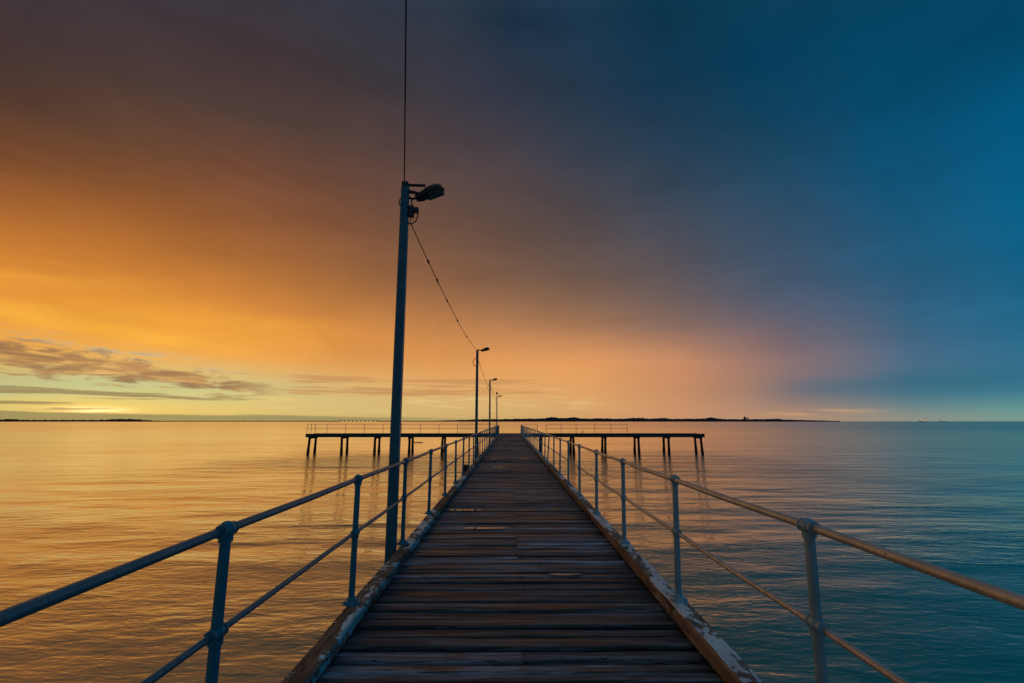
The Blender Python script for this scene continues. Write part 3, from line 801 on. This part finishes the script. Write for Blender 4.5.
def lamp_post(label, x, y, top, first=False, beacon=False):
    root = thing('lamp_post', label, 'lamp post', (x, y, 0), 'lamp posts along the jetty')
    mb = MB()
    w0, w1 = 0.062, 0.054
    prof = lambda h, z: [(sx * h, sy * h, z) for sx, sy in ((-1, -.75), (-.75, -1), (.75, -1), (1, -.75), (1, .75), (.75, 1), (-.75, 1), (-1, .75))]
    mb.rings([prof(w0, SEA - 2.0), prof(w0, 0), prof(w0 * .97, top * .5), prof(w1, top - .02), prof(w1 * .9, top)], 0, True, False)
    mb.build('pole', M_POLE, root)
    st = MB(); st.box(w0, 0.16, -0.035, 0.035, -0.20, -0.13, 0, 0.005)
    st.box(-0.075, 0.075, -0.075, 0.075, -0.24, -0.10, 0, 0.006)
    st.build('pole_clamp', M_DARK, root)
    br = MB()
    if first:
        br.tube([(0.0, 0, top - 0.05), (0.0, 0, top + 0.02), (0.285, 0.0, top + 0.012)], 0.021, 10)      # stub bar above the lamp
        br.box(-0.045, 0.045, -0.06, 0.06, top + 0.001, top + 0.055, 0, 0.008)
        br.tube([(0.03, -.01, top - 0.085), (0.13, -.01, top - 0.10), (0.205, -.01, top - 0.125)], 0.025, 10)
        br.tube([(0.04, 0.02, top - 0.16), (0.10, 0.0, top - 0.195), (0.17, 0, top - 0.185), (0.235, 0, top - 0.16)], 0.017, 10)
        br.build('bracket_arm', M_DARK, root)
        lamp_head(root, (0.345, -0.01, top - 0.115), R(22))
        jb = MB()
        jb.box(0.060, 0.135, -0.05, 0.05, top - 0.47, top - 0.31, 0, 0.008)
        jb.box(0.137, 0.20, -0.04, 0.04, top - 0.405, top - 0.335, 0, 0.006)
        jb.tube([(0.10, 0, top - 0.31), (0.10, 0, top - 0.25), (0.085, 0, top - 0.18)], 0.010, 8)
        jb.build('junction_box', M_HOUSING, root)
        lp = MB()
        lp.tube([(0.185, 0, top - 0.405), (0.192, -.01, top - 0.47), (0.17, -.015, top - 0.54), (0.12, -.01, top - 0.575), (0.08, 0, top - 0.58), (0.062, 0, top - 0.55)], 0.009, 8)
        lp.tube([(0.095, -.02, top - 0.47), (0.105, -.03, top - 0.52), (0.085, -.02, top - 0.545)], 0.007, 8)
        lp.tube([(-0.062, -.03, top - 0.20), (-0.075, -.03, top - 0.25), (-0.062, -.03, top - 0.32)], 0.008, 8)
        lp.build('cable_loop', M_CABLE, root)
    else:
        br.tube([(0.0, 0, top - 0.06), (0.0, 0, top + 0.03), (0.10, 0, top + 0.01), (0.20, 0, top + 0.0)], 0.026, 10)
        br.build('bracket_arm', M_DARK, root)
        lamp_head(root, (0.36, 0, top + 0.035), R(16), 0.95)
        lp = MB()
        c_ = [(-0.055 - 0.15 * math.sin(t_ * math.pi), -.03, top - 0.36 - 0.42 * t_ ) for t_ in [q / 8 for q in range(9)]]
        lp.tube(c_, 0.013, 8)
        lp.build('cable_loop', M_CABLE, root)
        if beacon:
            bc = MB()
            bc.tube([(0, 0, top), (0, 0, top + 0.30)], 0.03, 10)
            bc.lathe([(0.02, top + 0.28), (0.11, top + 0.30), (0.12, top + 0.42), (0.06, top + 0.52)], 0, 0, 14)
            bc.build('beacon', M_DARK, root)
    return root
PX = XW - KW - 0.10
L1, L2, L3, L4 = (6.35, 5.06), (21.8, 4.98), (36.3, 4.85), (56.5, 4.62)
lamp_post('blue square lamp post standing closest, with a dark floodlight and junction box', PX, *L1, first=True)
lamp_post('slender lamp post, second out along the jetty, where the strung cable lands', PX, *L2)
lamp_post('slender lamp post, third out along the jetty, beyond the second', PX, *L3)
lamp_post('last lamp post near the platform, capped by a small dark beacon', PX, *L4, beacon=True)

# ------------------------------------------------------------------ overhead cables
def cable(label, a, b, sag, clips=(), r=0.009, n=24):
    a, b = Vector(a), Vector(b)
    mb = MB()
    P_ = lambda t: (a + (b - a) * t) - Vector((0, 0, sag * 4 * t * (1 - t)))
    root = thing('overhead_cable', label, 'cable', a, 'cables strung between the lamp posts')
    mb.tube([P_(i / n) - a for i in range(n + 1)], r, 8)
    mb.build('wire', M_CABLE, root)
    for t in clips:
        c = MB(); q = P_(t) - a
        d_ = (P_(t + .01) - P_(t)).normalized()
        c.tube([q - d_ * 0.035, q + d_ * 0.035], 0.020, 8)
        c.tube([q, q + Vector((0.01, 0, -0.05))], 0.010, 6)
        c.build('clip', M_CABLE, root)
    return root
cable('single black cable rising steeply from the top of the closest lamp post', (PX - .02, L1[0], L1[1] + .05), (2.0, -10, 10.3), 0.05, r=0.0085)
cable('slack black cable with knots between the closest lamp post and the second', (PX + .09, L1[0], L1[1] - .56), (PX, L2[0], L2[1] - .02), 0.22, (0.10, 0.17, 0.27, 0.42, 0.62), 0.008, 40)
cable('slack cable between the second and third lamp posts', (PX + .05, L2[0], L2[1] - .45), (PX, L3[0], L3[1] - .5), 0.25, (0.3,), 0.010)
cable('faint cable between the third lamp post and the one with the beacon', (PX + .05, L3[0], L3[1] - .45), (PX, L4[0], L4[1] - .4), 0.3, (), 0.012)

# ------------------------------------------------------------------ rain water lying on the planks
def make_puddle():
    m, T, out = mat('thin_rain_water')
    b = principled(T, out, (0.03, 0.03, 0.03, 1), 0.08, 0.0, None, 0.5)
    b.inputs['IOR'].default_value = 6.0
    return m
M_PUDDLE = make_puddle()
def puddle(label, x0, x1, y, wid, seed):
    rr = random.Random(seed)
    xc = (x0 + x1) / 2
    best = min((p_ for p_ in plank_top if p_[4] < xc < p_[5]), key=lambda p_: abs((p_[0] + p_[1]) / 2 - y))
    yc = (best[0] + best[1]) / 2
    z = best[2] + 0.011
    n = 40
    top, bot = [], []
    for k_ in range(n):
        a = 2 * math.pi * k_ / n
        w = wid * (1 + 0.25 * math.sin(3 * a + seed) + 0.12 * rr.uniform(-1, 1))
        p = (xc + (x1 - x0) / 2 * math.cos(a), yc + w * math.sin(a))
        top.append((p[0], p[1], z)); bot.append((p[0], p[1], z - 0.014))
    mb = MB(); mb.rings([bot, top], 0, True, False)
    tag(mb.build('puddle', M_PUDDLE), label, 'puddle', 'puddles shining on the planks')
puddle('longest bright puddle, a slim orange sliver by the middle seam', -0.76, -0.02, 7.92, 0.050, 1)
puddle('slim bright puddle next beyond the longest one, towards the lamp post kerb', -1.16, -0.52, 9.45, 0.05, 2)
puddle('bright puddle halfway out along the jetty, lamp post side', -0.78, -0.08, 18.1, 0.06, 3)
puddle('tiny puddle furthest out along the planks', -0.92, -0.30, 33.3, 0.06, 4)
puddle('small faint puddle by the lamp post kerb, level with the short one opposite', -0.95, -0.62, 22.2, 0.05, 5)
puddle('small short puddle on the pale handrail side, far along the planks', 0.46, 0.80, 22.2, 0.05, 6)
puddle('nearest puddle on the pale handrail side, a short thin sliver', 0.44, 0.80, 5.55, 0.03, 7)

# ------------------------------------------------------------------ gull on the platform edge
gull = thing('seagull', 'small pale gull standing on the near edge of the platform', 'bird', (9.85, HEAD_Y0 + 0.09, 0.05))
g_ = MB()
gs = [(-.21, .010, .20, .008), (-.15, .035, .205, .022), (-.06, .066, .215, .060), (.03, .072, .225, .070), (.10, .052, .25, .056), (.135, .034, .295, .036), (.15, .036, .335, .036), (.175, .030, .352, .030), (.20, .012, .350, .013)]
g_.rings([[(x, w * math.cos(2 * math.pi * k_ / 14), zc + h * math.sin(2 * math.pi * k_ / 14)) for k_ in range(14)] for (x, w, zc, h) in gs])
for sy in (-.028, .028):
    g_.tube([(0.0, sy, 0.165), (0.005, sy, 0.09), (0.0, sy, 0.004)], [.012, .007, .006], 8)
    g_.add([(-.01, sy - .008, .004), (.05, sy - .028, .004), (.055, sy, .006), (.05, sy + .028, .004), (-.01, sy + .008, .004), (0.0, sy, .0)],
           [(0, 1, 2), (0, 2, 4), (4, 2, 3), (0, 5, 1), (1, 5, 2), (2, 5, 3), (3, 5, 4)])
g_.build('body', M_WHITE, gull)
for sy in (-1, 1):
    wg = MB()
    wg.rings([[(x, sy * (w + .012 * math.cos(2 * math.pi * k_ / 10)), zc + h * math.sin(2 * math.pi * k_ / 10)) for k_ in range(10)] for (x, w, zc, h) in
              ((-.25, .012, .205, .006), (-.16, .036, .215, .022), (-.05, .064, .235, .042), (.04, .068, .245, .042), (.09, .052, .25, .02))])
    wg.build('wing', M_GREYF, gull)
bk = MB(); bk.tube([(.198, 0, .350), (.22, 0, .346), (.238, 0, .338)], [.010, .007, .002], 8); bk.build('beak', M_BEAK, gull)
gull.rotation_euler = (0, 0, R(20))

# ------------------------------------------------------------------ far things on the water and the shore
def at(px, dist):                   # a point on the sea, dist metres forward
    return Vector((math.tan(azdir(px)) * dist, dist, SEA))
M_SHIPW = make_plain('white_ship_paint', (0.75, 0.62, 0.55, 1), 0.5)
M_SHIPR = make_plain('rust_red_hull_paint', (0.50, 0.26, 0.20, 1), 0.5)
M_SHIPD = make_plain('grey_hull_paint', (0.22, 0.30, 0.33, 1), 0.5)
M_CONC = make_plain('pale_concrete', (0.62, 0.56, 0.48, 1), 0.8)
M_SILO = make_plain('dark_cladding', (0.035, 0.035, 0.045, 1), 0.7)
def hull(mb, L_, B, D, mi=0):
    rings = []
    for (u, w, s_) in ((-.5, .75, .0), (-.42, 1, .0), (.30, 1, .0), (.42, .65, .06), (.5, .06, .16)):
        x = u * L_
        hw = B / 2 * w
        zt = D * (1 + s_)
        rings.append([(x - (.02 * L_ if u > .4 else 0), -hw * .8, -1.5), (x, -hw, zt), (x, hw, zt), (x - (.02 * L_ if u > .4 else 0), hw * .8, -1.5)])
    mb.rings(rings, mi, True, False)
sp = at(925.5, 5200)
ship = thing('cargo_ship', 'tiny ship with pale superstructure catching warm light on the open horizon', 'ship', sp)
h_ = MB(); hull(h_, 80, 15, 5); h_.build('hull', M_SHIPR, ship)
s_ = MB(); s_.box(-38, -22, -7, 7, 5.2, 22, 0, .3); s_.box(-36, -24, -8, 8, 22.1, 25, 0, .3); s_.box(-31, -28, -2, 2, 25.1, 30); s_.build('superstructure', M_SHIPW, ship)
for cx in (-8, 8, 24):
    c_ = MB(); c_.box(cx - 5.5, cx + 5.5, -6, 6, 5.3, 10.5, 0, .3); c_.build('hatch', M_SHIPW, ship)
    c_ = MB(); c_.box(cx + 6.4, cx + 7.8, -.7, .7, 5.3, 19); c_.tube([(cx + 7, 0, 17), (cx - 4, 0, 22)], .5, 6); c_.build('crane', M_SHIPW, ship)
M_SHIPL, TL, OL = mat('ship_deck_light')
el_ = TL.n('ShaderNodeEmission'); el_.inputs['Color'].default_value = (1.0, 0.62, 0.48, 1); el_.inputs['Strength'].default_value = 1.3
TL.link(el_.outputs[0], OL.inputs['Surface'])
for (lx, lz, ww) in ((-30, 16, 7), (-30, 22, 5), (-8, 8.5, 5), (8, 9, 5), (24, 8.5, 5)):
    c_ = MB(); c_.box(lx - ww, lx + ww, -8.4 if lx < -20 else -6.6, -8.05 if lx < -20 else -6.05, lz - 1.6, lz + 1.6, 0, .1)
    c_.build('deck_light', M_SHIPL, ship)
ship.rotation_euler = (0, 0, R(-20))
sp = at(945, 7500)
ship = thing('distant_ship', 'very faint low grey ship on the horizon to the seaward side of the pale ship', 'ship', sp)
h_ = MB(); hull(h_, 90, 16, 6); h_.build('hull', M_SHIPD, ship)
s_ = MB(); s_.box(-40, -28, -7, 7, 6.2, 15, 0, .3); s_.box(-36, -33, -2, 2, 15.1, 18); s_.build('superstructure', M_SHIPD, ship)
ship.rotation_euler = (0, 0, R(-40))

tp = at(746.2, 6000); tp.z = SEA
tw = thing('grain_tower', 'dark square tower rising from the low hills beside a pale one', 'tower', tp)
t_ = MB(); t_.box(-11, 11, 0, 22, 0, 58, 0, .5); t_.build('wall', M_SILO, tw)
t_ = MB(); t_.box(-4.5, 4.5, 6, 15, 58.05, 66, 0, .3); t_.build('lift_house', M_SILO, tw)
tp = at(748.9, 6000); tp.z = SEA
tw = thing('storage_tank', 'pale round tank standing on the low hills beside the dark tower', 'tank', tp)
t_ = MB(); t_.lathe([(11, 0), (11, 48), (10.5, 48.5), (3, 52), (.5, 52.2)], 0, 0, 24); t_.build('shell', M_CONC, tw)
t_ = MB(); t_.tube([(0, 0, 52), (0, 0, 54.5)], 1.2, 8); t_.build('vent', M_SILO, tw)

b0, b1 = at(340, 7000), at(378, 7000)
brg = thing('causeway_bridge', 'long low bridge with light showing between its many piers, far behind the platform railing', 'bridge', b0)
L_ = (b1 - b0).length
t_ = MB(); t_.box(0, L_, -5, 5, 15, 18.5, 0, .2); t_.build('bridge_deck', M_SILO, brg)
for k_ in range(10):
    t_ = MB(); x_ = 8 + k_ * (L_ - 16) / 9
    t_.box(x_ - 7, x_ + 7, -4, 4, -2, 14.95, 0, .3); t_.build('pier', M_SILO, brg)

fp = at(419.2, 101)
fl = thing('floating_pontoon', 'thin dark float lying low on the water seen beneath the platform', 'pontoon', fp)
t_ = MB()
t_.rings([[(x, .35 * w * math.cos(2 * math.pi * k_ / 12), .02 + .10 * w * math.sin(2 * math.pi * k_ / 12)) for k_ in range(12)] for (x, w) in ((-.95, .15), (-.8, .8), (-.3, 1), (.5, 1), (.85, .7), (.98, .1))])
t_.build('hull', M_DARK, fl)
t_ = MB(); t_.tube([(-.86, 0, .08), (-.9, 0, .17)], .03, 8); t_.tube([(.86, 0, .08), (.9, 0, .17)], .03, 8); t_.build('handle', M_DARK, fl)
